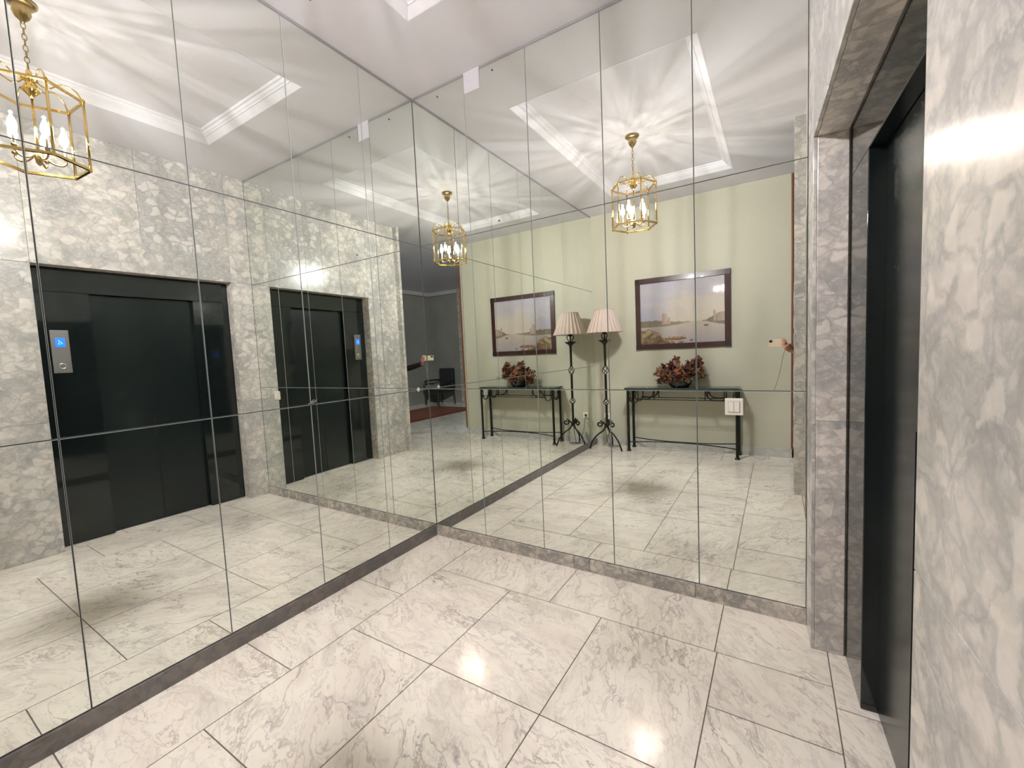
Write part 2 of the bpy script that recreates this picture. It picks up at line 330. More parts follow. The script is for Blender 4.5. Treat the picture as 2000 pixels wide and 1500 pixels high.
def panel(axis, a, b, z0, z1, label, group, notch=False):
    if a == 0.0: a = 0.002 if axis == 'y' else 0.0
    a += G; b -= G; z0 += G; z1 -= G
    if axis == 'x': f = lambda u, z, t: (-t, -u, z)
    else: f = lambda u, z, t: (u, t, z)
    pts = [(a, z0), (b, z0), (b, z1), (a, z1)]
    if notch: pts = [(a, z0), (b, z0), (b, z1), (0.574, z1), (0.571, 2.968), (a, 2.966)]
    mb = MB(); bv = 0.0012; cx = sum(p[0] for p in pts) / len(pts); cz = (z0 + z1) / 2
    def inset(p): return p[0] + (bv if p[0] < cx - 0.1 or (notch and p[0] < 0.6) else -bv), p[1] + (bv if p[1] < cz else -bv)
    fr = [mb.bm.verts.new(f(*inset(p), 0.0)) for p in pts]; mi = [mb.bm.verts.new(f(p[0], p[1], 0.0012)) for p in pts]; bk = [mb.bm.verts.new(f(p[0], p[1], 0.006)) for p in pts]
    mb.bm.faces.new(fr); mb.bm.faces.new(bk[::-1]); n = len(pts)
    ed = []
    for i in range(n):
        j = (i + 1) % n
        ed.append(mb.bm.faces.new((fr[i], fr[j], mi[j], mi[i]))); ed.append(mb.bm.faces.new((mi[i], mi[j], bk[j], bk[i])))
    for q in ed: q.material_index = 1
    return tag(mb.build('wall_mirror', [M['mirror'], M['mirror_edge']]), label, 'mirror', group)
for r, (z0, z1, rn) in enumerate(rows):
    for i in range(len(ca) - 1):
        panel('x', ca[i], ca[i + 1], z0, z1, '%s row mirror panel of left mirrored wall, %s from the mirrored corner' % (rn, ordn[i]), 'mirror panels on the left wall')
    for i in range(len(cb) - 1):
        nt_ = (r == 2 and i == 1)
        lab = '%s row mirror panel of right mirrored wall, %s from the mirrored corner' % (rn, ordn[i])
        if nt_: lab = 'top mirror panel of right mirrored wall with a notch cut from its upper left corner'
        panel('y', cb[i], cb[i + 1], z0, z1, lab, 'mirror panels on the right hand mirrored wall', nt_)
struct(MB().box((0.4487, 0.0015, 2.968), (0.569, 0.0079, H)).build('trim_4', simple('notch_plaster', (0.50, 0.48, 0.50), 0.85)))
# mirror screws
for k, (x, z, lab) in enumerate(((0.670, 3.033, 'dark mirror screw near the ceiling right of the notch'), (0.229, 3.027, 'dark mirror screw near the ceiling, nearest the mirrored corner'), (0.671, 2.138, 'dark mirror screw low in the notched panel'))):
    t = thing('mirror_screw', lab, 'screw', (x, 0, z), 'screws in the right mirrored wall')
    MB().lathe([(0.0055, 0), (0.005, 0.002), (0.003, 0.004)], n=14).build('screw_head', M['screw'], t, smooth=True).rotation_euler = (PI / 2, 0, 0)
    MB().lathe([(0.0018, 0.003), (0.0016, 0.011), (0.001, 0.012)], n=8).build('screw_pin', M['steel'], t).rotation_euler = (PI / 2, 0, 0)
for (y, z, lab, rx) in ((-0.9243, Z1 + 0.005, 'small bright metal latch where left wall mirror panels meet', 0.9), (-0.105, Z1 + 0.004, 'clear plastic mirror clip on left wall beside the mirrored corner', 0.0)):
    t = thing('mirror_clip', lab, 'clip', (0, y, z))
    m = MB()
    m.box((0.0, -0.012, -0.004), (0.004, 0.012, 0.004)) if rx else m.box((0.0, -0.006, -0.014), (0.003, 0.006, 0.014)).box((0.0, -0.015, -0.004), (0.004, 0.015, 0.004))
    m.build('clip_plate', M['steel'] if rx else M['clear_clip'], t, bevel=0.001)
    if rx:
        MB().tube([(0.006, 0.010, 0.004), (0.012, 0.018, 0.010), (0.012, 0.030, 0.020)], 0.0028).build('clip_lever', M['steel'], t, smooth=True)
# light switch on the right mirrored wall
t = thing('light_switch', 'square cream double light switch on right mirrored wall', 'light switch', (1.9665, 0, 1.0065))
MB().box((-0.0395, -0.008, -0.0405), (0.0395, 0.0, 0.0405)).build('switch_plate', M['white_plastic'], t, bevel=0.003)
MB().box((-0.0255, -0.0095, -0.0265), (0.0255, -0.0075, 0.0265)).build('rocker_surround', M['grey_line'], t)
for x in (-0.0125, 0.0125): MB().box((x - 0.0115, -0.0125, -0.025), (x + 0.0115, -0.008, 0.025)).build('rocker', M['white_plastic'], t, bevel=0.001)
# ------------------------------------------------------------------ lift wall (right)
U0, U1, DT, DJ, DL = 0.1813, 1.4673, 2.10, 0.1136, 0.051
mb = MB(); g2 = 0.0008
def slab(u0, u1, z0, z1, d0=0.0, d1=0.0125, off=None): mb.box((u0 + g2, d0, z0 + g2), (u1 - g2, d1, z1 - g2), wp, off or rnd())
for (z0, z1) in ((0, 0.963), (0.963, DT), (DT, H)): slab(0.0, U0, z0, z1)
slab(U0, 0.83, DT, H, off=(21.3, 4.0, 2.0)); slab(0.83, U1, DT, H)
for (z0, z1) in ((0, 0.963), (0.963, DT), (DT, H)): slab(U1, E_, z0, z1)
mb.box((0, 0.0126, 0), (U0 - 0.02, 0.30, H), wp); mb.box((U1 + 0.02, 0.0126, 0), (E_ - 0.02, 0.30, H), wp); mb.box((U0 - 0.02, 0.0126, DT + 0.02), (U1 + 0.02, 0.30, H), wp)
for (z0, z1) in ((0, 0.963), (0.963, DT), (DT, H)): mb.box((E_ - 0.02, 0.02, z0 + g2), (E_, 0.33, z1 - g2), wp, rnd())
for (z0, z1) in ((0, 0.963), (0.963, DT), (DT, H)): mb.box((2.262, -2.012, z0 + g2), (2.3385, -1.970, z1 - g2), off=rnd())
wr = struct(mb.build('wall_right', M['marble'], slabs=True, bevel=0.0012))
mb = MB()
for (z0, z1) in ((0, 0.98), (0.98, DT)): mb.box((U0 - 0.02, 0.0130, z0), (U0 - 0.0, DJ, z1), wp, rnd()); mb.box((U1, 0.0130, z0), (U1 + 0.02, DJ, z1), wp, rnd())
mb.box((U0 - 0.02, 0.0130, DT), (0.83, DJ, DT + 0.02), wp, rnd()); mb.box((0.83, 0.0130, DT), (U1 + 0.02, DJ, DT + 0.02), wp, rnd())
struct(mb.build('trim_5', M['jamb'], slabs=True, bevel=0.003))
# lift door
F0, F1, ZL = 0.4713, 1.160, 1.9187
dr = bpy.data.objects.new('door_1', None); C.objects.link(dr); dr.location = wp(U0, DJ, 0); struct(dr)
inv = Matrix.Translation(-dr.location)
def wpi(u, d, z): return wp(u, d, z) - dr.location
g3 = 0.001
MB().box((U0 + 0.002, DJ + 0.004, 0.003), (F0, DJ + 0.1, ZL), wpi).build('door_stile', M['door'], dr, bevel=0.0025)
MB().box((F1, DJ + 0.004, 0.003), (U1 - 0.002, DJ + 0.1, ZL), wpi).build('door_stile', M['door'], dr, bevel=0.0025)
MB().box((U0 + 0.002, DJ + 0.004, ZL + 0.0015), (U1 - 0.002, DJ + 0.1, DT - 0.002), wpi).build('door_header', M['door'], dr, bevel=0.0025)
MB().box((F0 + 0.002, DJ + DL, 0.006), (F1 - 0.002, DJ + 0.09, ZL - 0.002), wpi).build('door_leaf', M['leaf'], dr)
MB().box((F0 + 0.34, DJ + DL - 0.003, 0.006), (F0 + 0.343, DJ + DL + 0.001, 1.06), wpi).build('door_seam', M['screw'], dr)
MB().box((U0, DJ + 0.101, 0), (U1, 0.29, DT + 0.02), wpi).build('door_backing', M['backing'], dr)
# call panel on the near stile
pu = 1.347; t = thing('call_panel', 'brushed steel lift call panel with a lit blue button', 'call panel', wp(pu, DJ + 0.004, 1.475))
def wq(u, d, z): return wp(pu + u, DJ + 0.004 - d, 1.475 + z) - Vector(t.location)
MB().box((-0.050, 0.0, -0.160), (0.050, 0.008, 0.160), wq).build('panel_plate', M['steel'], t, bevel=0.002)
MB().box((-0.026, 0.008, 0.034), (0.026, 0.0115, 0.102), wq).build('lit_button', M['blue'], t, bevel=0.002)
m = MB(); m.tube([wq(0.010, 0.0125, 0.085), wq(-0.012, 0.0125, 0.06), wq(0.010, 0.0125, 0.055), wq(0.006, 0.0125, 0.07)], 0.0018, 6); m.build('button_symbol', M['blue_pale'], t)
m = MB(); m.tube([wq(0.018 * math.cos(a), 0.009, -0.108 + 0.018 * math.sin(a)) for a in [2 * PI * k / 20 for k in range(20)]], 0.0040, 8, closed=True); m.build('key_ring', simple('bright_chrome', (0.85, 0.85, 0.84), 0.25, 1.0), t, smooth=True)
m = MB(); m.tube([wq(0, 0.007, -0.108), wq(0, 0.0105, -0.108)], 0.012, 16); m.build('key_lock', M['steel'], t)
# ------------------------------------------------------------------ green wall and its skirting
struct(MB().box((-0.1, -D - 0.12, 0), (2.272, -D, H)).build('wall_front', M['green']))
mb = MB()
for a, b in ((0.0, 0.80), (0.802, 1.60), (1.602, 2.28)): mb.box((a, -D - 0.001, 0.0), (b, -D + 0.012, 0.105), off=rnd())
struct(mb.build('baseboard_front', M['skirt_pale'], slabs=True, bevel=0.001))
# ------------------------------------------------------------------ hall beyond the lift wall
struct(MB().box((2.3435, -2.03, 0), (6.5, -1.9, H)).build('wall_hall_north', M['hall_wall']))
struct(MB().box((6.3, -7.0, 0), (6.45, -2.03, H)).build('wall_hall_east', M['hall_wall']))
struct(MB().box((2.2, -7.1, 0), (6.3, -6.95, H)).build('wall_hall_south', M['hall_wall']))
struct(MB().box((2.1, -6.95, 0), (2.30, -4.75, H)).build('wall_hall_west', M['hall_wall']))
struct(MB().box((4.55, -6.95, 0), (5.15, -6.80, H)).build('trim_6', M['brown_marble'], slabs=True))
struct(MB().box((2.30, -6.95, H - 0.10), (6.3, -6.86, H)).box((6.20, -6.86, H - 0.10), (6.3, -2.06, H)).build('trim_7', M['hall_plaster']))
# glazed street door at the end of the green wall
t = thing('street_door', 'brown wooden glazed street door at the end of green wall', 'door', (2.29, -D, 0))
MB().box((-0.016, -0.12, 0.10), (0.0050, 0.012, H - 0.006)).build('door_post', M['door_wood'], t, bevel=0.003)
MB().box((-0.016, -1.42, 0.0), (0.02, -1.36, H - 0.006)).build('door_post', M['door_wood'], t, bevel=0.003)
MB().box((-0.012, -1.36, 1.95), (0.016, -0.12, 2.10)).build('door_rail', M['door_wood'], t)
MB().box((-0.012, -1.36, 0.0), (0.016, -0.12, 0.10)).build('door_rail', M['door_wood'], t)
for z in (0.62, 1.42): MB().box((-0.008, -1.36, z - 0.03), (0.017, -0.12, z + 0.03)).build('door_rail', M['door_wood'], t)
MB().box((-0.012, -1.36, 2.10), (0.014, -0.12, H - 0.006)).build('upper_panel', M['door_wood'], t)
for i, y in enumerate((-0.35, -0.6, -0.85, -1.10)):
    p = bez([(0.014, y, 0.1), (0.014, y + 0.06, 0.5), (0.014, y - 0.06, 1.0), (0.014, y + 0.06, 1.5), (0.014, y, 1.95)], 6)
    MB().tube(p, 0.008).build('grille_bar', M['iron'], t, smooth=True)
m_, nt, b = mat('daylit_glass'); b.inputs['Base Color'].default_value = (0.3, 0.4, 0.5, 1)
tc = N(nt, 'ShaderNodeTexCoord'); no = N(nt, 'ShaderNodeTexNoise'); no.inputs['Scale'].default_value = 7; L(nt, tc.outputs['Object'], no.inputs['Vector'])
rp = ramp(nt, [(0.42, (0.10, 0.10, 0.22)), (0.52, (0.45, 0.75, 1.0)), (0.7, (0.75, 0.9, 1.0))]); L(nt, no.outputs['Fac'], rp.inputs[0]); L(nt, rp.outputs[0], b.inputs['Emission Color']); b.inputs['Emission Strength'].default_value = 1.1
MB().box((0.010, -1.36, 0.10), (0.013, -0.12, 1.95)).build('glass_pane', m_, t)
# ------------------------------------------------------------------ painting
PX0, PX1, PZ0, PZ1 = 0.582, 1.682, 1.280, 2.177
t = thing('framed_painting', 'dark wood framed painting of a hazy river landscape on green wall', 'painting', ((PX0 + PX1) / 2, -D, (PZ0 + PZ1) / 2))
w2, h2, fw = (PX1 - PX0) / 2, (PZ1 - PZ0) / 2, 0.062
fr = MB()
o_ = [(-w2, -h2), (w2, -h2), (w2, h2), (-w2, h2)]; i_ = [(-w2 + fw, -h2 + fw), (w2 - fw, -h2 + fw), (w2 - fw, h2 - fw), (-w2 + fw, h2 - fw)]
V = lambda p, y: fr.bm.verts.new((p[0], y, p[1]))
a0 = [V(p, 0.001) for p in o_]; a1 = [V(p, 0.022) for p in o_]; b1 = [V(p, 0.026) for p in i_]; b0 = [V(p, 0.006) for p in i_]
for k in range(4):
    j = (k + 1) % 4
    for q, r_ in ((a0, a1), (a1, b1), (b1, b0)): fr.bm.faces.new((q[k], q[j], r_[j], r_[k]))
fr.build('picture_frame', M['frame_wood'], t)
for (sx, sz) in ((-1, -1), (1, -1), (1, 1), (-1, 1)):
    MB().box((sx * (w2 - fw / 2) - 0.031, 0.020, sz * (h2 - fw / 2) - 0.031), (sx * (w2 - fw / 2) + 0.031, 0.0275, sz * (h2 - fw / 2) + 0.031)).build('corner_block', simple('dark_corner_block_%d%d' % (sx, sz), (0.03, 0.016, 0.018), 0.3), t)
# canvas: a generic hazy river view, painted per vertex
import mathutils
from mathutils import noise as mn
nx, nz = 200, 150; iw, ih = w2 - fw + 0.004, h2 - fw + 0.004
verts = []; cols = []
def lerp(a, b, k): return tuple(x + (y - x) * k for x, y in zip(a, b))
def sm(e0, e1, x): k = max(0, min(1, (x - e0) / (e1 - e0))); return k * k * (3 - 2 * k)
for j in range(nz + 1):
    for i in range(nx + 1):
        u, v = i / nx, j / nz
        verts.append((-iw + 2 * iw * u, 0.008, -ih + 2 * ih * v))
        n1 = mn.fractal(Vector((u * 3, v * 5, 0)), 1.0, 2.0, 5); n2 = mn.fractal(Vector((u * 14, v * 14, 3)), 1.0, 2.0, 4); n3 = mn.noise(Vector((u * 60, v * 60, 9)))
        hor = 0.335
        sky = lerp((0.52, 0.44, 0.34), (0.40, 0.37, 0.42), sm(0.35, 0.95, v + 0.25 * n1)); sky = lerp(sky, (0.27, 0.28, 0.42), sm(0.5, 0.0, u) * sm(0.95, 0.35, v) * 0.75)
        sky = lerp(sky, (0.56, 0.49, 0.40), sm(0.35, 0.9, u) * sm(0.9, 0.4, v) * 0.8)
        wat = lerp((0.44, 0.37, 0.30), (0.36, 0.31, 0.32), sm(0.33, 0.0, v) + 0.15 * n2); wat = lerp(wat, (0.26, 0.24, 0.24), sm(0.5, 0.2, u) * 0.5)
        c = sky if v > hor else wat
        hl = hor + 0.055 * sm(0.62, 0.1, u) + 0.012 * n2 + 0.018 * mn.noise(Vector((u * 18, 1, 1)))
        if hor - 0.05 * sm(0.7, 0.3, u) < v < hl and u < 0.66: c = lerp((0.15, 0.11, 0.055), (0.25, 0.20, 0.15), u * 1.4 + 0.3 * n2)
        hr = hor + 0.10 * sm(0.72, 0.98, u) + 0.03 * mn.noise(Vector((u * 16, 5, 1))) + 0.012 * n2
        if hor - 0.07 * sm(0.72, 1.0, u) < v < hr and u > 0.70: c = lerp((0.20, 0.15, 0.10), (0.15, 0.12, 0.09), n2 + 0.5)
        # plain pale houses, left of centre and on the far bank
        for (h0, h1, ht) in ((0.27, 0.34, 0.50), (0.34, 0.375, 0.43), (0.90, 1.00, 0.45), (0.87, 0.90, 0.49)):
            if h0 < u < h1 and hor - 0.02 < v < ht - 0.02 * abs((u - (h0 + h1) / 2) / (h1 - h0)) * 2: c = lerp((0.30, 0.22, 0.18), (0.40, 0.30, 0.23), sm(h0, h1, u) + 0.3 * n3)
        bank = 0.20 * sm(0.40, 0.15, u) + 0.05 * sm(0.2, 0.0, u) + 0.07 * n2 + 0.03 * sm(0.6, 0.3, u)
        if v < bank and u < 0.6:
            c = lerp((0.13, 0.075, 0.03), (0.29, 0.20, 0.09), 0.45 + n2 * 1.6); c = lerp(c, (0.10, 0.045, 0.02), sm(0.14, 0.02, v + 0.1 * n2) * 0.9)
            if n3 > 0.33: c = lerp(c, (0.50, 0.40, 0.27), 0.5)
        by = 0.055 + 0.9 * (u - 0.43) ** 2
        if 0.30 < u < 0.56 and by < v < by + 0.028: c = (0.17, 0.075, 0.03)
        if 0.34 < u < 0.53 and by + 0.028 < v < by + 0.055 + 0.02 * n3 and mn.noise(Vector((u * 90, 2, 2))) > -0.1: c = (0.30, 0.14, 0.06)
        if abs(u - 0.62) < 0.02 and abs(v - 0.045) < 0.012: c = (0.16, 0.11, 0.08)
        if abs(u - 0.79) < 0.022 and abs(v - 0.262) < 0.012: c = (0.12, 0.07, 0.05)
        c = tuple(max(0.01, min(1, x * (1 + 0.10 * n3))) for x in c); cols.append((*c, 1))
faces = [(j * (nx + 1) + i, j * (nx + 1) + i + 1, (j + 1) * (nx + 1) + i + 1, (j + 1) * (nx + 1) + i) for j in range(nz) for i in range(nx)]
me = bpy.data.meshes.new('canvas'); me.from_pydata([(x, y, z) for x, y, z in verts], [], faces)
ca_ = me.color_attributes.new('paint', 'FLOAT_COLOR', 'POINT'); ca_.data.foreach_set('color', [q for c in cols for q in c])
t.rotation_euler = (0, 0, 0)
pm, nt, b = mat('painted_canvas_under_glass'); at = N(nt, 'ShaderNodeAttribute', attribute_name='paint'); L(nt, at.outputs['Color'], b.inputs['Base Color'])
b.inputs['Roughness'].default_value = 0.5; b.inputs['Coat Weight'].default_value = 1.0; b.inputs['Coat Roughness'].default_value = 0.05; b.inputs['Coat IOR'].default_value = 1.7
me.materials.append(pm); cv = bpy.data.objects.new('canvas', me); C.objects.link(cv); cv.parent = t
# ------------------------------------------------------------------ console table
t = thing('console_table', 'narrow dark green wrought iron console table against green wall', 'console table', (1.135, -3.18, 0))
cx0, cx1, yf, yb = -0.605, 0.625, 0.125, -0.105
mb = MB().box((cx0 - 0.04, yb - 0.02, 0.785), (cx1 + 0.02, yf + 0.02, 0.808)); mb.build('table_top', M['table_glass'], t, bevel=0.004)
def tf(x, y): return x, y
for x in (cx0, cx1):
    for y in (yf, yb):
        m = MB().tube([(x, y, 0.004), (x, y, 0.785)], 0.0165, 12); m.lathe([(0.028, 0.0), (0.028, 0.008), (0.020, 0.018), (0.0165, 0.035)], (x, y, 0), 16); m.build('leg', M['iron'], t, smooth=False)
for y in (yf, yb):
    m = MB()
    m.tube([(cx0 + 0.10, y, 0.663), (cx1 - 0.10, y, 0.663)], 0.005)
    for s, xx in ((1, cx0), (-1, cx1)):
        # scroll: bottom loop near the leg then the bracket rising to the apron
        m.tube(bez([(xx + s * 0.012, y, 0.735), (xx + s * 0.035, y, 0.725), (xx + s * 0.028, y, 0.655), (xx + s * 0.07, y, 0.615), (xx + s * 0.115, y, 0.64), (xx + s * 0.128, y, 0.70), (xx + s * 0.128, y, 0.785)], 8), 0.006)
        m.tube(bez([(xx + s * 0.125, y, 0.672), (xx + s * 0.22, y, 0.668), (xx + s * 0.275, y, 0.68), (xx + s * 0.31, y, 0.72), (xx + s * 0.32, y, 0.785)], 8), 0.0075)
        m.tube([(xx + s * 0.328, y, 0.663), (xx + s * 0.328, y, 0.785)], 0.006)
        m.tube(arc((xx + s * 0.025, 0.752), 0.018, 0.006, 0, 2.2 * PI, 18, lambda a, b_, y=y: (a, y, b_)), 0.004, 6)
    m.build('scroll_apron', M['iron'], t, smooth=True)
for x in (cx0, cx1):
    m = MB().tube([(x, yf, 0.66), (x, yb, 0.66)], 0.005)
    m.tube(bez([(x, yf - 0.012, 0.77), (x, yf - 0.05, 0.74), (x, yf - 0.05, 0.68), (x, yf - 0.10, 0.62), (x, yb + 0.03, 0.66), (x, yb + 0.05, 0.73), (x, yb + 0.02, 0.775)], 8), 0.005)
    m.build('side_scroll', M['iron'], t, smooth=True)
m = MB()
m.tube(bez([(cx0, yf, 0.115), (cx0 + 0.30, yf - 0.09, 0.118), (0.01, 0.012, 0.12), (cx1 - 0.30, yf - 0.09, 0.118), (cx1, yf, 0.115)], 8), 0.0065)
m.tube(bez([(cx0, yb, 0.13), (cx0 + 0.30, yb + 0.09, 0.128), (0.01, -0.012, 0.124), (cx1 - 0.30, yb + 0.09, 0.128), (cx1, yb, 0.13)], 8), 0.0065)
m.build('stretcher', M['iron'], t, smooth=True)
# ------------------------------------------------------------------ dried flower bowl
t = thing('dried_flower_bowl', 'dark round bowl of dried brown and rust flowers on the console table', 'flower arrangement', (1.137, -3.17, 0.808))
MB().lathe([(0.075, 0.0), (0.10, 0.006), (0.125, 0.03), (0.135, 0.065), (0.128, 0.09), (0.118, 0.098), (0.112, 0.09), (0.108, 0.06), (0.06, 0.04)], n=32).build('bowl', M['bowl'], t, smooth=True)
fcols = [(0.15, 0.050, 0.022), (0.24, 0.085, 0.035), (0.09, 0.032, 0.02), (0.26, 0.15, 0.06), (0.12, 0.045, 0.03), (0.32, 0.17, 0.11), (0.16, 0.10, 0.05)]
fm = [simple('dried_petal_%s' % n_, c, 0.85, bump=0.5, bscale=90, var=0.45) for n_, c in zip('abcdefg', fcols)]
rg = random.Random(3)
heads = [(-0.04, 0.0, 0.345), (0.20, 0.0, 0.315), (-0.17, 0.03, 0.25), (-0.24, 0.0, 0.215), (0.10, -0.03, 0.265), (0.0, 0.05, 0.24), (-0.09, 0.04, 0.27), (0.22, 0.03, 0.22), (0.15, 0.05, 0.17), (-0.16, 0.06, 0.15), (-0.05, 0.09, 0.14), (0.05, 0.09, 0.16), (0.25, -0.02, 0.13), (-0.27, 0.02, 0.165), (-0.24, 0.03, 0.075), (0.10, 0.09, 0.10), (-0.11, -0.05, 0.20), (0.02, -0.06, 0.19), (0.17, -0.04, 0.24), (0.0, 0.10, 0.07), (-0.10, 0.09, 0.09), (0.24, 0.03, 0.165), (0.06, 0.02, 0.22), (-0.20, 0.05, 0.20), (-0.12, 0.08, 0.18), (0.02, 0.10, 0.19), (0.12, 0.08, 0.21), (0.19, 0.07, 0.20), (0.20, 0.05, 0.27), (-0.02, 0.03, 0.30), (0.09, 0.10, 0.14), (-0.18, 0.02, 0.10), (0.0, 0.12, 0.12), (-0.08, 0.11, 0.13), (-0.06, 0.0, 0.25), (0.14, 0.0, 0.26)]
sb = MB()
for k, (x, y, z) in enumerate(heads):
    sb.tube(bez([(x * 0.2, y * 0.2, 0.05), (x * 0.7, y * 0.7, z * 0.65), (x, y, z)], 6), 0.0035, 6)
sb.build('stems', fm[6], t, smooth=True)
for k, (x, y, z) in enumerate(heads):
    m = MB(); c = Vector((x, y, z)); R0 = rg.uniform(0.045, 0.070) * (0.75 if abs(x) > 0.22 else 1)
    for q in range(rg.randint(13, 19)):
        d = Vector((rg.gauss(0, 1), rg.gauss(0, 1), rg.gauss(0.2, 1))).normalized(); s_ = d.orthogonal().normalized(); s_.rotate(mathutils.Quaternion(d, rg.uniform(0, 6.28))); n_ = d.cross(s_)
        wd = R0 * rg.uniform(0.45, 0.8); ln = R0 * rg.uniform(0.7, 1.25); g_ = []
        for a in range(5):
            for b_ in range(4):
                uu = a / 4 - 0.5; vv = b_ / 3
                wv = math.sin(vv * PI * 0.85 + 0.3)
                g_.append(m.bm.verts.new(c + d * (ln * vv) + s_ * (uu * wd * wv) + n_ * (0.35 * ln * (vv ** 2) * math.sin(q) + wd * 0.5 * abs(uu) * math.cos(q * 2) + rg.uniform(-1, 1) * R0 * 0.10)))
        for a in range(4):
            for b_ in range(3): m.bm.faces.new((g_[a * 4 + b_], g_[a * 4 + b_ + 1], g_[(a + 1) * 4 + b_ + 1], g_[(a + 1) * 4 + b_]))
    fo = m.build('dried_flower', fm[k % 6], t, smooth=True)
    so = fo.modifiers.new('thick', 'SOLIDIFY'); so.thickness = 0.0015
# ------------------------------------------------------------------ floor lamp
t = thing('floor_lamp', 'wrought iron floor lamp with a pleated beige shade beside console table', 'floor lamp', (0.240, -3.07, 0))
m = MB().tube([(0, 0, 0.30), (0, 0, 0.575)], 0.0155, 12).tube([(0, 0, 0.655), (0, 0, 0.97)], 0.0155, 12).tube([(0, 0, 1.10), (0, 0, 1.36)], [0.0150, 0.0165], 12)
m.lathe([(0.010, 0.565), (0.020, 0.575), (0.010, 0.585)], n=16).lathe([(0.010, 0.655), (0.020, 0.665), (0.010, 0.675)], n=16).lathe([(0.010, 0.965), (0.020, 0.972), (0.010, 0.982)], n=16).lathe([(0.010, 1.09), (0.020, 1.10), (0.010, 1.11)], n=16)
m.lathe([(0.016, 0.28), (0.024, 0.29), (0.024, 0.325), (0.014, 0.335)], n=16)
m.build('pole', M['iron'], t)
for z0, z1 in ((0.582, 0.655), (0.982, 1.095)):
    z0 += 0.0; m = MB()
    for k in range(4):
        pts = []
        for i in range(13):
            s_ = i / 12; rr = 0.004 + 0.036 * math.sin(PI * s_) ** 0.9; a = k * PI / 2 + s_ * PI
            pts.append((rr * math.cos(a), rr * math.sin(a), z0 - 0.005 + (z1 - z0 + 0.01) * s_))
        m.tube(pts, 0.0048, 6)
    m.build('twisted_basket', M['iron'], t, smooth=True)
MB().lathe([(0.014, 1.34), (0.020, 1.375), (0.034, 1.39), (0.074, 1.418), (0.078, 1.428), (0.070, 1.424), (0.02, 1.41), (0.0125, 1.43)], n=28).build('drip_cup', M['iron'], t, smooth=True)
m = MB()
for a in (0.3, 0.3 + PI):
    ca2, sa2 = math.cos(a), math.sin(a)
    m.tube(bez([(0.012 * ca2, 0.012 * sa2, 1.42), (0.03 * ca2, 0.03 * sa2, 1.45), (0.045 * ca2, 0.045 * sa2, 1.49), (0.03 * ca2, 0.03 * sa2, 1.515), (0.008 * ca2, 0.008 * sa2, 1.51)], 6), 0.006, 6)
m.tube([(0, 0, 1.42), (0, 0, 1.60)], 0.009, 10); m.lathe([(0.018, 1.50), (0.024, 1.51), (0.024, 1.56), (0.016, 1.57)], n=16)
m.tube([(0, 0, 1.60), (0, 0, 1.815)], 0.003, 6)
m.build('lamp_holder', M['iron'], t, smooth=True)
m = MB(); 
for k in range(3): a = k * 2 * PI / 3; m.tube([(0, 0, 1.80), (0.113 * math.cos(a), 0.113 * math.sin(a), 1.812)], 0.002, 6)
m.build('shade_carrier', M['brass_dark'], t)
n_ = 144; pl = lambda k, z: 1 + 0.034 * (1 if (k % 6) in (0, 1, 2) else -1) * (0.9 if (k % 6) in (1, 4) else 0.5)
mb = MB(); mb.lathe([(0.226, 1.522), (0.113, 1.816)], n=n_, mod=pl, caps=False); sh = mb.build('lamp_shade', M['shade'], t)
so = sh.modifiers.new('thick', 'SOLIDIFY'); so.thickness = 0.002
for r_, z in ((0.228, 1.524), (0.115, 1.814)):
    MB().tube([(r_ * math.cos(2 * PI * k / 40), r_ * math.sin(2 * PI * k / 40), z) for k in range(40)], 0.0035, 6, closed=True).build('shade_binding', M['shade'], t)
for k, a in enumerate((PI - 0.35 + 0.70, 0.35 - 0.05 + 0.02, -PI / 2)):
    a = (math.atan2(0.09, -0.20), math.atan2(0.09, 0.215), -PI / 2)[k]; rr = (0.222, 0.232, 0.20)[k]
    cc, ss = math.cos(a), math.sin(a); q = lambda r_, z: (r_ * cc, r_ * ss, z)
    pts = arc((0.095, 0.325), 0.008, 0.038, -1.6 * PI, 0.65 * PI, 22, q)
    # spiral, then down the S curve to the foot
    spiral = arc((0.095, 0.330), 0.012, 0.042, 2.9 * PI, 0.55 * PI, 26, q)
    tail = bez([spiral[-1], q(0.035, 0.335), q(0.020, 0.30), q(0.045, 0.245), q(0.12, 0.19), q(0.19, 0.11), q(rr, 0.02), q(rr + 0.003, 0.003)], 6)
    m = MB().tube(spiral[:-1] + tail, 0.0100, 8); m.build('leg', M['iron'], t, smooth=True)
# cord of the lamp
cp = bez([(0.16, -D + 0.012, 0.395), (0.145, -3.27, 0.36), (0.16, -3.24, 0.20), (0.20, -3.20, 0.05), (0.27, -3.18, 0.008), (0.33, -3.22, 0.006), (0.28, -3.26, 0.008), (0.22, -3.20, 0.01), (0.28, -3.15, 0.012), (0.35, -3.17, 0.010), (0.36, -3.24, 0.008), (0.29, -3.22, 0.016), (0.25, -3.16, 0.04), (0.250, -3.09, 0.28)], 8)
MB().tube(cp, 0.0042, 6).build('power_cord', M['cord'], t, smooth=True).location = (-0.240, 3.07, 0)
t = thing('wall_socket', 'white wall socket low on green wall behind the floor lamp', 'socket', (0.157, -D, 0.392))
MB().box((-0.041, 0, -0.040), (0.041, 0.009, 0.040)).build('socket_plate', M['white_plastic'], t, bevel=0.003)
MB().tube([(0, 0.008, 0), (0, 0.0105, 0)], 0.021, 20).build('socket_well', M['grey_line'], t)
MB().tube([(0, 0.010, 0), (0, 0.022, 0)], [0.014, 0.011], 12).build('plug', M['screw'], t)
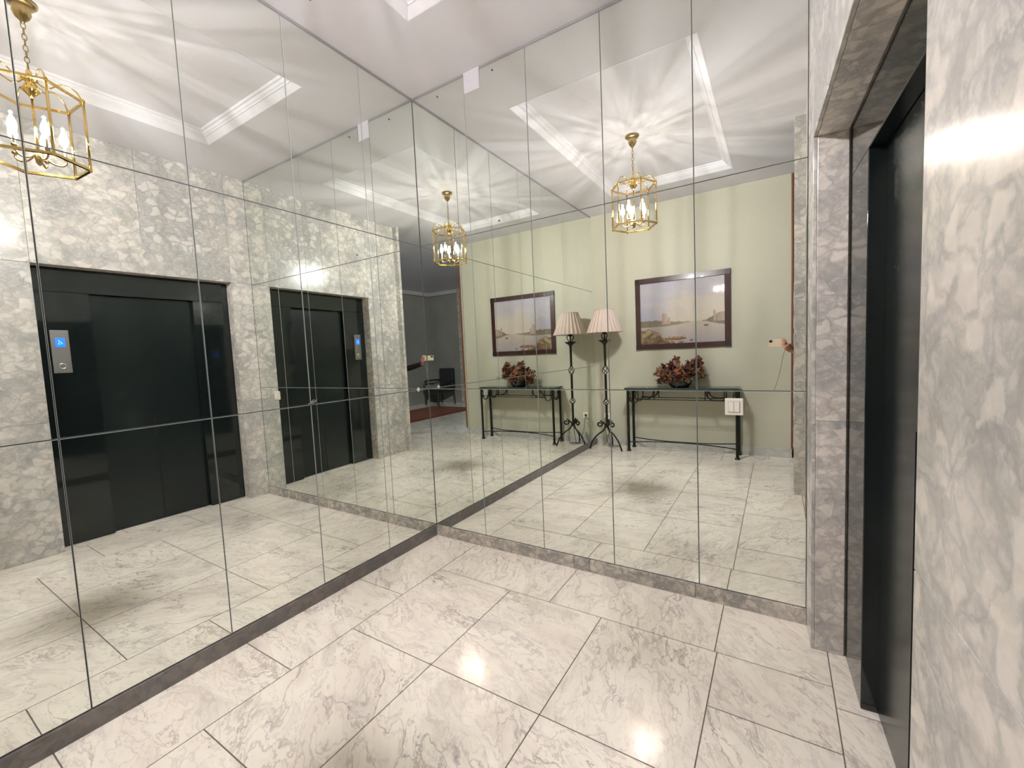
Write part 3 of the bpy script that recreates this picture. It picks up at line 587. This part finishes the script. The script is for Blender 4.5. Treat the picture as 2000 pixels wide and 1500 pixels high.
def ray_pattern(nt, strength):      # invented light streaks: noise put into the bulb's strength, fanning out upwards
    g = N(nt, 'ShaderNodeNewGeometry'); sp = N(nt, 'ShaderNodeSeparateXYZ'); L(nt, g.outputs['Incoming'], sp.inputs[0])
    cb_ = N(nt, 'ShaderNodeCombineXYZ'); L(nt, sp.outputs[0], cb_.inputs[0]); L(nt, sp.outputs[1], cb_.inputs[1])
    nz_ = N(nt, 'ShaderNodeVectorMath', operation='NORMALIZE'); L(nt, cb_.outputs[0], nz_.inputs[0])
    no = N(nt, 'ShaderNodeTexNoise'); no.inputs['Scale'].default_value = 7.5; no.inputs['Detail'].default_value = 3.0; L(nt, nz_.outputs[0], no.inputs['Vector'])
    mr = N(nt, 'ShaderNodeMapRange'); L(nt, no.outputs['Fac'], mr.inputs[0]); mr.inputs[1].default_value = 0.34; mr.inputs[2].default_value = 0.66; mr.inputs[3].default_value = 0.22; mr.inputs[4].default_value = 1.95
    az = N(nt, 'ShaderNodeMath', operation='ABSOLUTE'); L(nt, sp.outputs[2], az.inputs[0])
    up = N(nt, 'ShaderNodeMapRange'); up.interpolation_type = 'SMOOTHSTEP'; L(nt, sp.outputs[2], up.inputs[0]); up.inputs[1].default_value = 0.22; up.inputs[2].default_value = 0.45; up.inputs[3].default_value = 0.0; up.inputs[4].default_value = 1.0
    mx = N(nt, 'ShaderNodeMix', data_type='FLOAT'); L(nt, up.outputs[0], mx.inputs[0]); mx.inputs[2].default_value = 1.0; L(nt, mr.outputs[0], mx.inputs[3])
    m = N(nt, 'ShaderNodeMath', operation='MULTIPLY'); L(nt, mx.outputs[0], m.inputs[0]); L(nt, strength, m.inputs[1])
    L(nt, m.outputs[0], nt.nodes['Emission'].inputs['Strength'])
# ------------------------------------------------------------------ hanging lantern
LX, LY = 1.0585, -1.6235; ZTOP, ZBOT, RH = 2.734, 2.387, 0.1916
t = thing('hanging_lantern', 'hexagonal brass and glass lantern hanging on a chain from the ceiling', 'lantern', (LX, LY, H + HT))
zo = lambda z: z - (H + HT)
MB().lathe([(0.058, -0.001), (0.060, -0.010), (0.050, -0.020), (0.032, -0.026), (0.034, -0.036), (0.036, -0.055), (0.026, -0.078), (0.010, -0.095), (0.006, -0.105)], n=32).build('canopy', M['brass_dark'], t, smooth=True)
z = -0.100; k = 0
while z > zo(2.85):
    m = MB(); pts = []
    for i in range(14):
        a = 2 * PI * i / 14; x_, z_ = 0.0085 * math.cos(a), 0.017 * math.sin(a)
        pts.append((x_, 0, z - 0.014 + z_) if k % 2 else (0, x_, z - 0.014 + z_))
    m.tube(pts, 0.0022, 6, closed=True); m.build('chain_link', M['brass_dark'], t, smooth=True); z -= 0.0275; k += 1
hexa = [math.radians(-4.1 + 60 * k) for k in range(6)]
hv = lambda k, r, z: (r * math.cos(hexa[k % 6]), r * math.sin(hexa[k % 6]), zo(z))
def hexring(r, z, wd, ht, name, mt):
    m = MB()
    ro, ri = r + wd / 2, r - wd / 2
    R_ = [[m.bm.verts.new(hv(k, rr, zz)) for k in range(6)] for rr, zz in ((ro, z - ht / 2), (ro, z + ht / 2), (ri, z + ht / 2), (ri, z - ht / 2))]
    for a in range(4):
        A_, B_ = R_[a], R_[(a + 1) % 4]
        for k in range(6): m.bm.faces.new((A_[k], A_[(k + 1) % 6], B_[(k + 1) % 6], B_[k]))
    return m.build(name, mt, t)
hexring(RH, ZTOP, 0.014, 0.010, 'top_ring', M['brass']); hexring(RH, ZBOT, 0.016, 0.012, 'bottom_ring', M['brass'])
for k in range(6):
    MB().tube([hv(k, RH, ZBOT), hv(k, RH, ZTOP)], 0.0062, 8).build('corner_post', M['brass'], t, smooth=True)
    MB().lathe([(0.004, -0.011), (0.007, -0.008), (0.005, -0.003), (0.007, 0.0)], hv(k, RH, ZBOT), 12).build('corner_finial', M['brass'], t, smooth=True)
    MB().lathe([(0.007, 0.0), (0.009, 0.008), (0.004, 0.016)], hv(k, RH, ZTOP), 12).build('corner_finial', M['brass'], t, smooth=True)
    a, b_ = Vector(hv(k, RH - 0.003, 0)), Vector(hv(k + 1, RH - 0.003, 0)); n0 = (a + b_); n0.z = 0; n0.normalize()
    m = MB(); za, zb = zo(ZBOT + 0.006), zo(ZTOP - 0.006); e = (b_ - a) * 0.03
    g4 = [(a + e, za), (b_ - e, za), (b_ - e, zb), (a + e, zb)]
    o4 = [m.bm.verts.new((p.x, p.y, z_)) for p, z_ in g4]
    e2 = (b_ - a) * 0.10
    i4 = [m.bm.verts.new((p.x + n0.x * 0.003, p.y + n0.y * 0.003, z_)) for p, z_ in ((a + e2, za + 0.018), (b_ - e2, za + 0.018), (b_ - e2, zb - 0.018), (a + e2, zb - 0.018))]
    bk = [m.bm.verts.new((p.x - n0.x * 0.001, p.y - n0.y * 0.001, z_)) for p, z_ in g4]
    m.bm.faces.new(i4); m.bm.faces.new(bk[::-1])
    for q in range(4): m.bm.faces.new((o4[q], o4[(q + 1) % 4], i4[(q + 1) % 4], i4[q])); m.bm.faces.new((o4[q], o4[(q + 1) % 4], bk[(q + 1) % 4], bk[q]))
    m.build('glass_pane', M['glass'], t)
    # crown strap from the ring corner up to the central boss
    MB().tube(bez([hv(k, RH, ZTOP), hv(k, 0.165, ZTOP + 0.05), hv(k, 0.115, ZTOP + 0.066), hv(k, 0.065, ZTOP + 0.035), hv(k, 0.03, ZTOP + 0.05), hv(k, 0.012, ZTOP + 0.08)], 8), 0.0036, 6).build('crown_strap', M['brass'], t, smooth=True)
MB().lathe([(0.004, zo(ZTOP) + 0.115), (0.011, zo(ZTOP) + 0.10), (0.012, zo(ZTOP) + 0.085), (0.03, zo(ZTOP) + 0.072), (0.032, zo(ZTOP) + 0.06), (0.015, zo(ZTOP) + 0.045), (0.03, zo(ZTOP) + 0.02), (0.034, zo(ZTOP) + 0.005), (0.01, zo(ZTOP) - 0.02), (0.008, zo(ZTOP) - 0.03)], n=24).build('crown_boss', M['brass'], t, smooth=True)
MB().tube([(0, 0, zo(ZTOP) - 0.02), (0, 0, zo(ZBOT) + 0.05)], 0.0055, 10).build('centre_rod', M['brass'], t, smooth=True)
MB().lathe([(0.004, zo(ZBOT) - 0.012), (0.012, zo(ZBOT)), (0.014, zo(ZBOT) + 0.015), (0.018, zo(ZBOT) + 0.03), (0.012, zo(ZBOT) + 0.05), (0.008, zo(ZBOT) + 0.06)], n=24).build('centre_hub', M['brass_dark'], t, smooth=True)
bulb_m, nt, b = mat('bulb_glow'); nt.nodes.remove(b)      # clear glass bulb: lets its filament's light out and glows itself
em_ = N(nt, 'ShaderNodeEmission'); em_.inputs[0].default_value = (1.0, 0.93, 0.86, 1); em_.inputs[1].default_value = 95.0
tr_ = N(nt, 'ShaderNodeBsdfTransparent'); as_ = N(nt, 'ShaderNodeAddShader'); L(nt, em_.outputs[0], as_.inputs[0]); L(nt, tr_.outputs[0], as_.inputs[1]); L(nt, as_.outputs[0], nt.nodes['Material Output'].inputs[0])
NB = 5
for k in range(NB):
    a = math.radians(28 + 360 / NB * k); q = lambda r_, z: (r_ * math.cos(a), r_ * math.sin(a), zo(z))
    rb = 0.098
    MB().tube(bez([q(0.02, ZBOT + 0.035), q(0.045, ZBOT + 0.012), q(0.078, ZBOT + 0.006), q(rb, ZBOT + 0.022), q(rb, ZBOT + 0.04)], 7), 0.0042, 6).build('candle_arm', M['brass_dark'], t, smooth=True)
    MB().lathe([(0.005, 0.036), (0.010, 0.042), (0.0125, 0.047), (0.012, 0.046), (0.011, 0.052)], q(rb, ZBOT), 18).build('drip_pan', M['brass_dark'], t, smooth=True)
    MB().lathe([(0.0055, 0.046), (0.0055, 0.108), (0.005, 0.111)], q(rb, ZBOT), 14).build('candle_sleeve', M['candle'], t, smooth=True)
    bo = MB().lathe([(0.006, 0.110), (0.0155, 0.125), (0.0185, 0.140), (0.0150, 0.160), (0.006, 0.184), (0.0015, 0.200)], q(rb, ZBOT), 16).build('bulb', bulb_m, t, smooth=True)
    for dz_ in (0.0, 0.022, 0.044):
        ld = bpy.data.lights.new('bulb_light', 'POINT'); ld.energy = BULB_W / 3; ld.color = (0.985, 0.965, 1.03); ld.shadow_soft_size = 0.006; ld.use_nodes = True; fo_ = ld.node_tree.nodes.new('ShaderNodeLightFalloff'); fo_.inputs['Strength'].default_value = 1.0; fo_.inputs['Smooth'].default_value = 0.3; ad_ = ld.node_tree.nodes.new('ShaderNodeMath'); ad_.operation = 'MULTIPLY_ADD'; ad_.inputs[1].default_value = 0.44; ld.node_tree.links.new(fo_.outputs['Constant'], ad_.inputs[0]); mu_ = ld.node_tree.nodes.new('ShaderNodeMath'); mu_.operation = 'MULTIPLY'; mu_.inputs[1].default_value = 0.32; ld.node_tree.links.new(fo_.outputs['Linear'], mu_.inputs[0]); ld.node_tree.links.new(mu_.outputs[0], ad_.inputs[2]); ray_pattern(ld.node_tree, ad_.outputs[0])
        lo = bpy.data.objects.new('bulb_light', ld); C.objects.link(lo); p = q(rb, ZBOT + 0.156 + dz_); lo.location = p; lo.parent = t
# ------------------------------------------------------------------ rug and armchairs in the hall
rt = thing('hall_rug', 'red brown patterned rug on the hall floor', 'rug', (4.85, -4.82, 0))
MB().box((-0.72, -1.3, 0.0), (0.72, 1.3, 0.012)).build('rug_pile', M['rug'], rt, bevel=0.004)
MB().box((-0.60, -1.18, 0.012), (0.60, 1.18, 0.0135)).build('rug_field', simple('rug_field_red', (0.19, 0.06, 0.03), 0.95, bscale=25, var=0.6), rt)
def armchair(loc, rz, label):
    t = thing('armchair', label, 'armchair', loc, 'dark armchairs in the hall', rz)
    MB().box((-0.28, -0.30, 0.32), (0.28, 0.28, 0.46)).build('seat', M['leather'], t, bevel=0.03)
    MB().box((-0.28, 0.22, 0.40), (0.28, 0.34, 0.98)).build('backrest', M['leather'], t, bevel=0.04)
    for s in (-1, 1):
        MB().tube(bez([(s * 0.31, 0.28, 0.66), (s * 0.33, 0.0, 0.66), (s * 0.32, -0.24, 0.63), (s * 0.31, -0.27, 0.40)], 6), 0.024, 10).build('armrest', M['leather'], t, smooth=True)
        for y in (-0.26, 0.28): MB().tube([(s * 0.25, y, 0.34), (s * 0.27, y * 1.05, 0.0)], [0.026, 0.018], 10).build('leg', M['leather'], t)
armchair((5.66, -6.50, 0), math.radians(170), 'dark leather armchair by the far hall wall beside the rug, right of the other')
armchair((5.90, -4.95, 0), math.radians(-85), 'dark leather armchair by the hall wall near the lift wall')
# ------------------------------------------------------------------ person holding the phone
def skin_mesh(name, chains, m, parent, lv=2):
    verts, edges, rad = [], [], []
    for ch in chains:
        prev = None
        for item in ch:
            if isinstance(item, int): idx = item
            else:
                verts.append(item[0]); rad.append(item[1]); idx = len(verts) - 1
            if prev is not None: edges.append((prev, idx))
            prev = idx
    me = bpy.data.meshes.new(name); me.from_pydata([tuple(v) for v in verts], edges, [])
    o = bpy.data.objects.new(name, me); C.objects.link(o)
    sk = o.modifiers.new('skin', 'SKIN'); sk.use_smooth_shade = True
    if not me.skin_vertices: me.skin_vertices.new()
    for i, r_ in enumerate(rad):
        d = me.skin_vertices[0].data[i]; d.radius = (r_, r_) if not isinstance(r_, tuple) else r_; d.use_root = (i == 0)
    sb_ = o.modifiers.new('sub', 'SUBSURF'); sb_.levels = lv; sb_.render_levels = lv
    me.materials.append(m); o.parent = parent; return o
pr = thing('person', 'person in a dark plum jumper reaching out an arm to take a phone photo', 'person', (2.92, -2.33, 0))
P0 = Vector(pr.location)
def g_(x, y, z): return Vector((x, y, z)) - P0
# body in one skin: pelvis root, torso, neck, legs, arms
wr_ = g_(2.268, -2.318, 1.212)
chains = [
    [(g_(2.92, -2.33, 0.95), 0.135), (g_(2.92, -2.33, 1.10), 0.120), (g_(2.91, -2.33, 1.27), 0.135), (g_(2.90, -2.33, 1.40), 0.10), (g_(2.89, -2.33, 1.47), 0.048), (g_(2.875, -2.33, 1.55), 0.050)],
    [3, (g_(2.885, -2.19, 1.385), 0.060), (g_(2.80, -2.19, 1.21), 0.045), (g_(2.60, -2.26, 1.14), 0.038), (g_(2.42, -2.30, 1.175), 0.032), (g_(2.31, -2.315, 1.205), 0.026), (wr_, 0.024), (g_(2.235, -2.318, 1.238), 0.030)],
    [3, (g_(2.905, -2.47, 1.385), 0.060), (g_(2.93, -2.50, 1.12), 0.045), (g_(2.86, -2.48, 0.90), 0.034), (g_(2.83, -2.46, 0.82), 0.028)],
    [0, (g_(2.92, -2.25, 0.88), 0.088), (g_(2.92, -2.25, 0.50), 0.060), (g_(2.94, -2.25, 0.10), 0.042), (g_(2.88, -2.25, 0.05), 0.038), (g_(2.79, -2.25, 0.035), 0.030)],
    [0, (g_(2.92, -2.41, 0.88), 0.088), (g_(2.93, -2.41, 0.50), 0.060), (g_(2.96, -2.42, 0.10), 0.042), (g_(2.90, -2.42, 0.05), 0.038), (g_(2.81, -2.42, 0.035), 0.030)],
]
skin_mesh('body', chains, M['skin'], pr)
# head with features
hd = MB(); bmesh.ops.create_uvsphere(hd.bm, u_segments=28, v_segments=20, radius=1)
for v in hd.bm.verts:
    x, y, z = v.co; v.co = Vector((2.865 + x * 0.098, -2.33 + y * (0.078 - 0.016 * max(0, -z)), 1.645 + z * 0.118)) - P0
hd.build('head', M['skin'], pr, smooth=True)
skin_mesh('nose', [[(g_(2.775, -2.33, 1.665), 0.009), (g_(2.757, -2.33, 1.630), 0.014), (g_(2.772, -2.33, 1.618), 0.010)]], M['skin'], pr)
for s in (-1, 1):
    MB().lathe([(0.004, -0.012), (0.013, -0.006), (0.014, 0.004), (0.006, 0.012)], g_(2.783, -2.33 + s * 0.031, 1.655), 12).build('eye', simple('eye_white_%d' % s, (0.7, 0.68, 0.65), 0.2), pr, smooth=True)
    MB().lathe([(0.004, -0.03), (0.012, -0.012), (0.016, 0.012), (0.008, 0.03)], g_(2.875, -2.33 + s * 0.080, 1.64), 10).build('ear', M['skin'], pr, smooth=True)
MB().tube(bez([g_(2.785, -2.352, 1.590), g_(2.772, -2.33, 1.588), g_(2.785, -2.308, 1.590)], 5), 0.006, 8).build('mouth', simple('lips', (0.40, 0.13, 0.11), 0.4), pr, smooth=True)
hr = MB(); bmesh.ops.create_uvsphere(hr.bm, u_segments=28, v_segments=20, radius=1)
for v in list(hr.bm.verts):
    x, y, z = v.co; v.co = Vector((2.885 + x * 0.104, -2.33 + y * 0.092, 1.665 + z * 0.118 - (0.07 if (x > 0.1 and z < 0) else 0))) - P0
hr.build('hair', M['hair'], pr, smooth=True)
# clothes
skin_mesh('jumper', [
    [(g_(2.92, -2.33, 0.98), 0.150), (g_(2.92, -2.33, 1.10), 0.138), (g_(2.91, -2.33, 1.27), 0.150), (g_(2.90, -2.33, 1.40), 0.112), (g_(2.89, -2.33, 1.455), 0.060)],
    [3, (g_(2.885, -2.185, 1.385), 0.072), (g_(2.80, -2.19, 1.21), 0.058), (g_(2.60, -2.26, 1.14), 0.050), (g_(2.42, -2.30, 1.175), 0.044), (g_(2.315, -2.316, 1.203), 0.037), (g_(2.262, -2.320, 1.216), 0.034)],
    [3, (g_(2.905, -2.475, 1.385), 0.072), (g_(2.93, -2.50, 1.12), 0.056), (g_(2.865, -2.482, 0.92), 0.044)]], M['sleeve'], pr)
skin_mesh('trousers', [
    [(g_(2.92, -2.33, 1.00), 0.142), (g_(2.92, -2.33, 0.92), 0.145)],
    [1, (g_(2.92, -2.25, 0.84), 0.100), (g_(2.92, -2.25, 0.50), 0.075), (g_(2.94, -2.25, 0.10), 0.062)],
    [1, (g_(2.92, -2.41, 0.84), 0.100), (g_(2.93, -2.41, 0.50), 0.075), (g_(2.96, -2.42, 0.10), 0.062)]], M['trousers'], pr)
for y in (-2.25, -2.42): skin_mesh('shoe', [[(g_(2.98, y, 0.045), 0.042), (g_(2.88, y, 0.045), 0.044), (g_(2.76, y, 0.038), 0.034)]], M['shoe'], pr)
# hand: palm and fingers, pinching the phone (rt = along phone, fw = towards the mirror)
rt_ = Vector((0.8496, 0.5256, 0)).normalized(); fw_ = Vector((-0.5275, 0.8465, 0)).normalized(); up_ = Vector((0, 0, 1))
PC = CAM - fw_ * 0.012
def hp(r_, f, u): return PC + rt_ * r_ + fw_ * f + up_ * u - P0
palm = [(wr_, 0.024), (g_(2.240, -2.312, 1.236), (0.020, 0.034)), (hp(0.083, 0.004, -0.050), (0.016, 0.036)), (hp(0.072, 0.006, -0.035), (0.012, 0.032))]
skin_mesh('palm', [palm], M['skin'], pr)
fing = [
    ('index_finger', [(hp(0.078, 0.008, -0.012), 0.0095), (hp(0.062, 0.014, 0.010), 0.0088), (hp(0.045, 0.012, 0.022), 0.0080), (hp(0.032, 0.004, 0.024), 0.0068)]),
    ('middle_finger', [(hp(0.074, 0.010, -0.028), 0.0095), (hp(0.058, 0.018, -0.004), 0.0090), (hp(0.042, 0.016, 0.006), 0.0080), (hp(0.030, 0.009, 0.006), 0.0068)]),
    ('ring_finger', [(hp(0.072, 0.010, -0.044), 0.0092), (hp(0.056, 0.017, -0.030), 0.0088), (hp(0.040, 0.014, -0.026), 0.0078), (hp(0.030, 0.009, -0.026), 0.0066)]),
    ('little_finger', [(hp(0.074, 0.008, -0.060), 0.0085), (hp(0.060, 0.012, -0.056), 0.0080), (hp(0.046, 0.006, -0.056), 0.0070), (hp(0.036, -0.002, -0.054), 0.0060)]),
    ('thumb', [(hp(0.088, -0.012, -0.058), 0.0115), (hp(0.072, -0.020, -0.040), 0.0105), (hp(0.056, -0.020, -0.022), 0.0095), (hp(0.042, -0.016, -0.008), 0.0080)])]
for nm, ch in fing:
    f_ = skin_mesh(nm, [ch], M['skin'], pr)
# phone
pt = thing('mobile_phone', 'pale cased mobile phone held sideways in the outstretched hand', 'phone', tuple(PC))
def pbox(a, b): return MB().box(a, b, lambda r_, f, u: rt_ * r_ + fw_ * f + up_ * u)
pbox((-0.092, -0.0085, -0.054), (0.058, -0.0005, 0.017)).build('phone_case', M['phone'], pt, bevel=0.003)
pbox((-0.086, -0.0100, -0.050), (0.054, -0.0085, 0.013)).build('phone_screen', M['phone_dark'], pt)
pbox((-0.084, -0.0005, -0.012), (-0.055, 0.0018, 0.012)).build('camera_bump', M['phone_dark'], pt, bevel=0.001)
st = bez([hp(0.070, 0.012, -0.070) + P0, Vector((2.185, -2.30, 1.16)), Vector((2.16, -2.30, 1.02)), Vector((2.13, -2.30, 0.90)), Vector((2.11, -2.30, 0.85))], 8)
tag(MB().tube(st, 0.0022, 6).build('wrist_strap', M['strap'], smooth=True), 'thin tan strap dangling from the hand that holds the phone', 'strap')
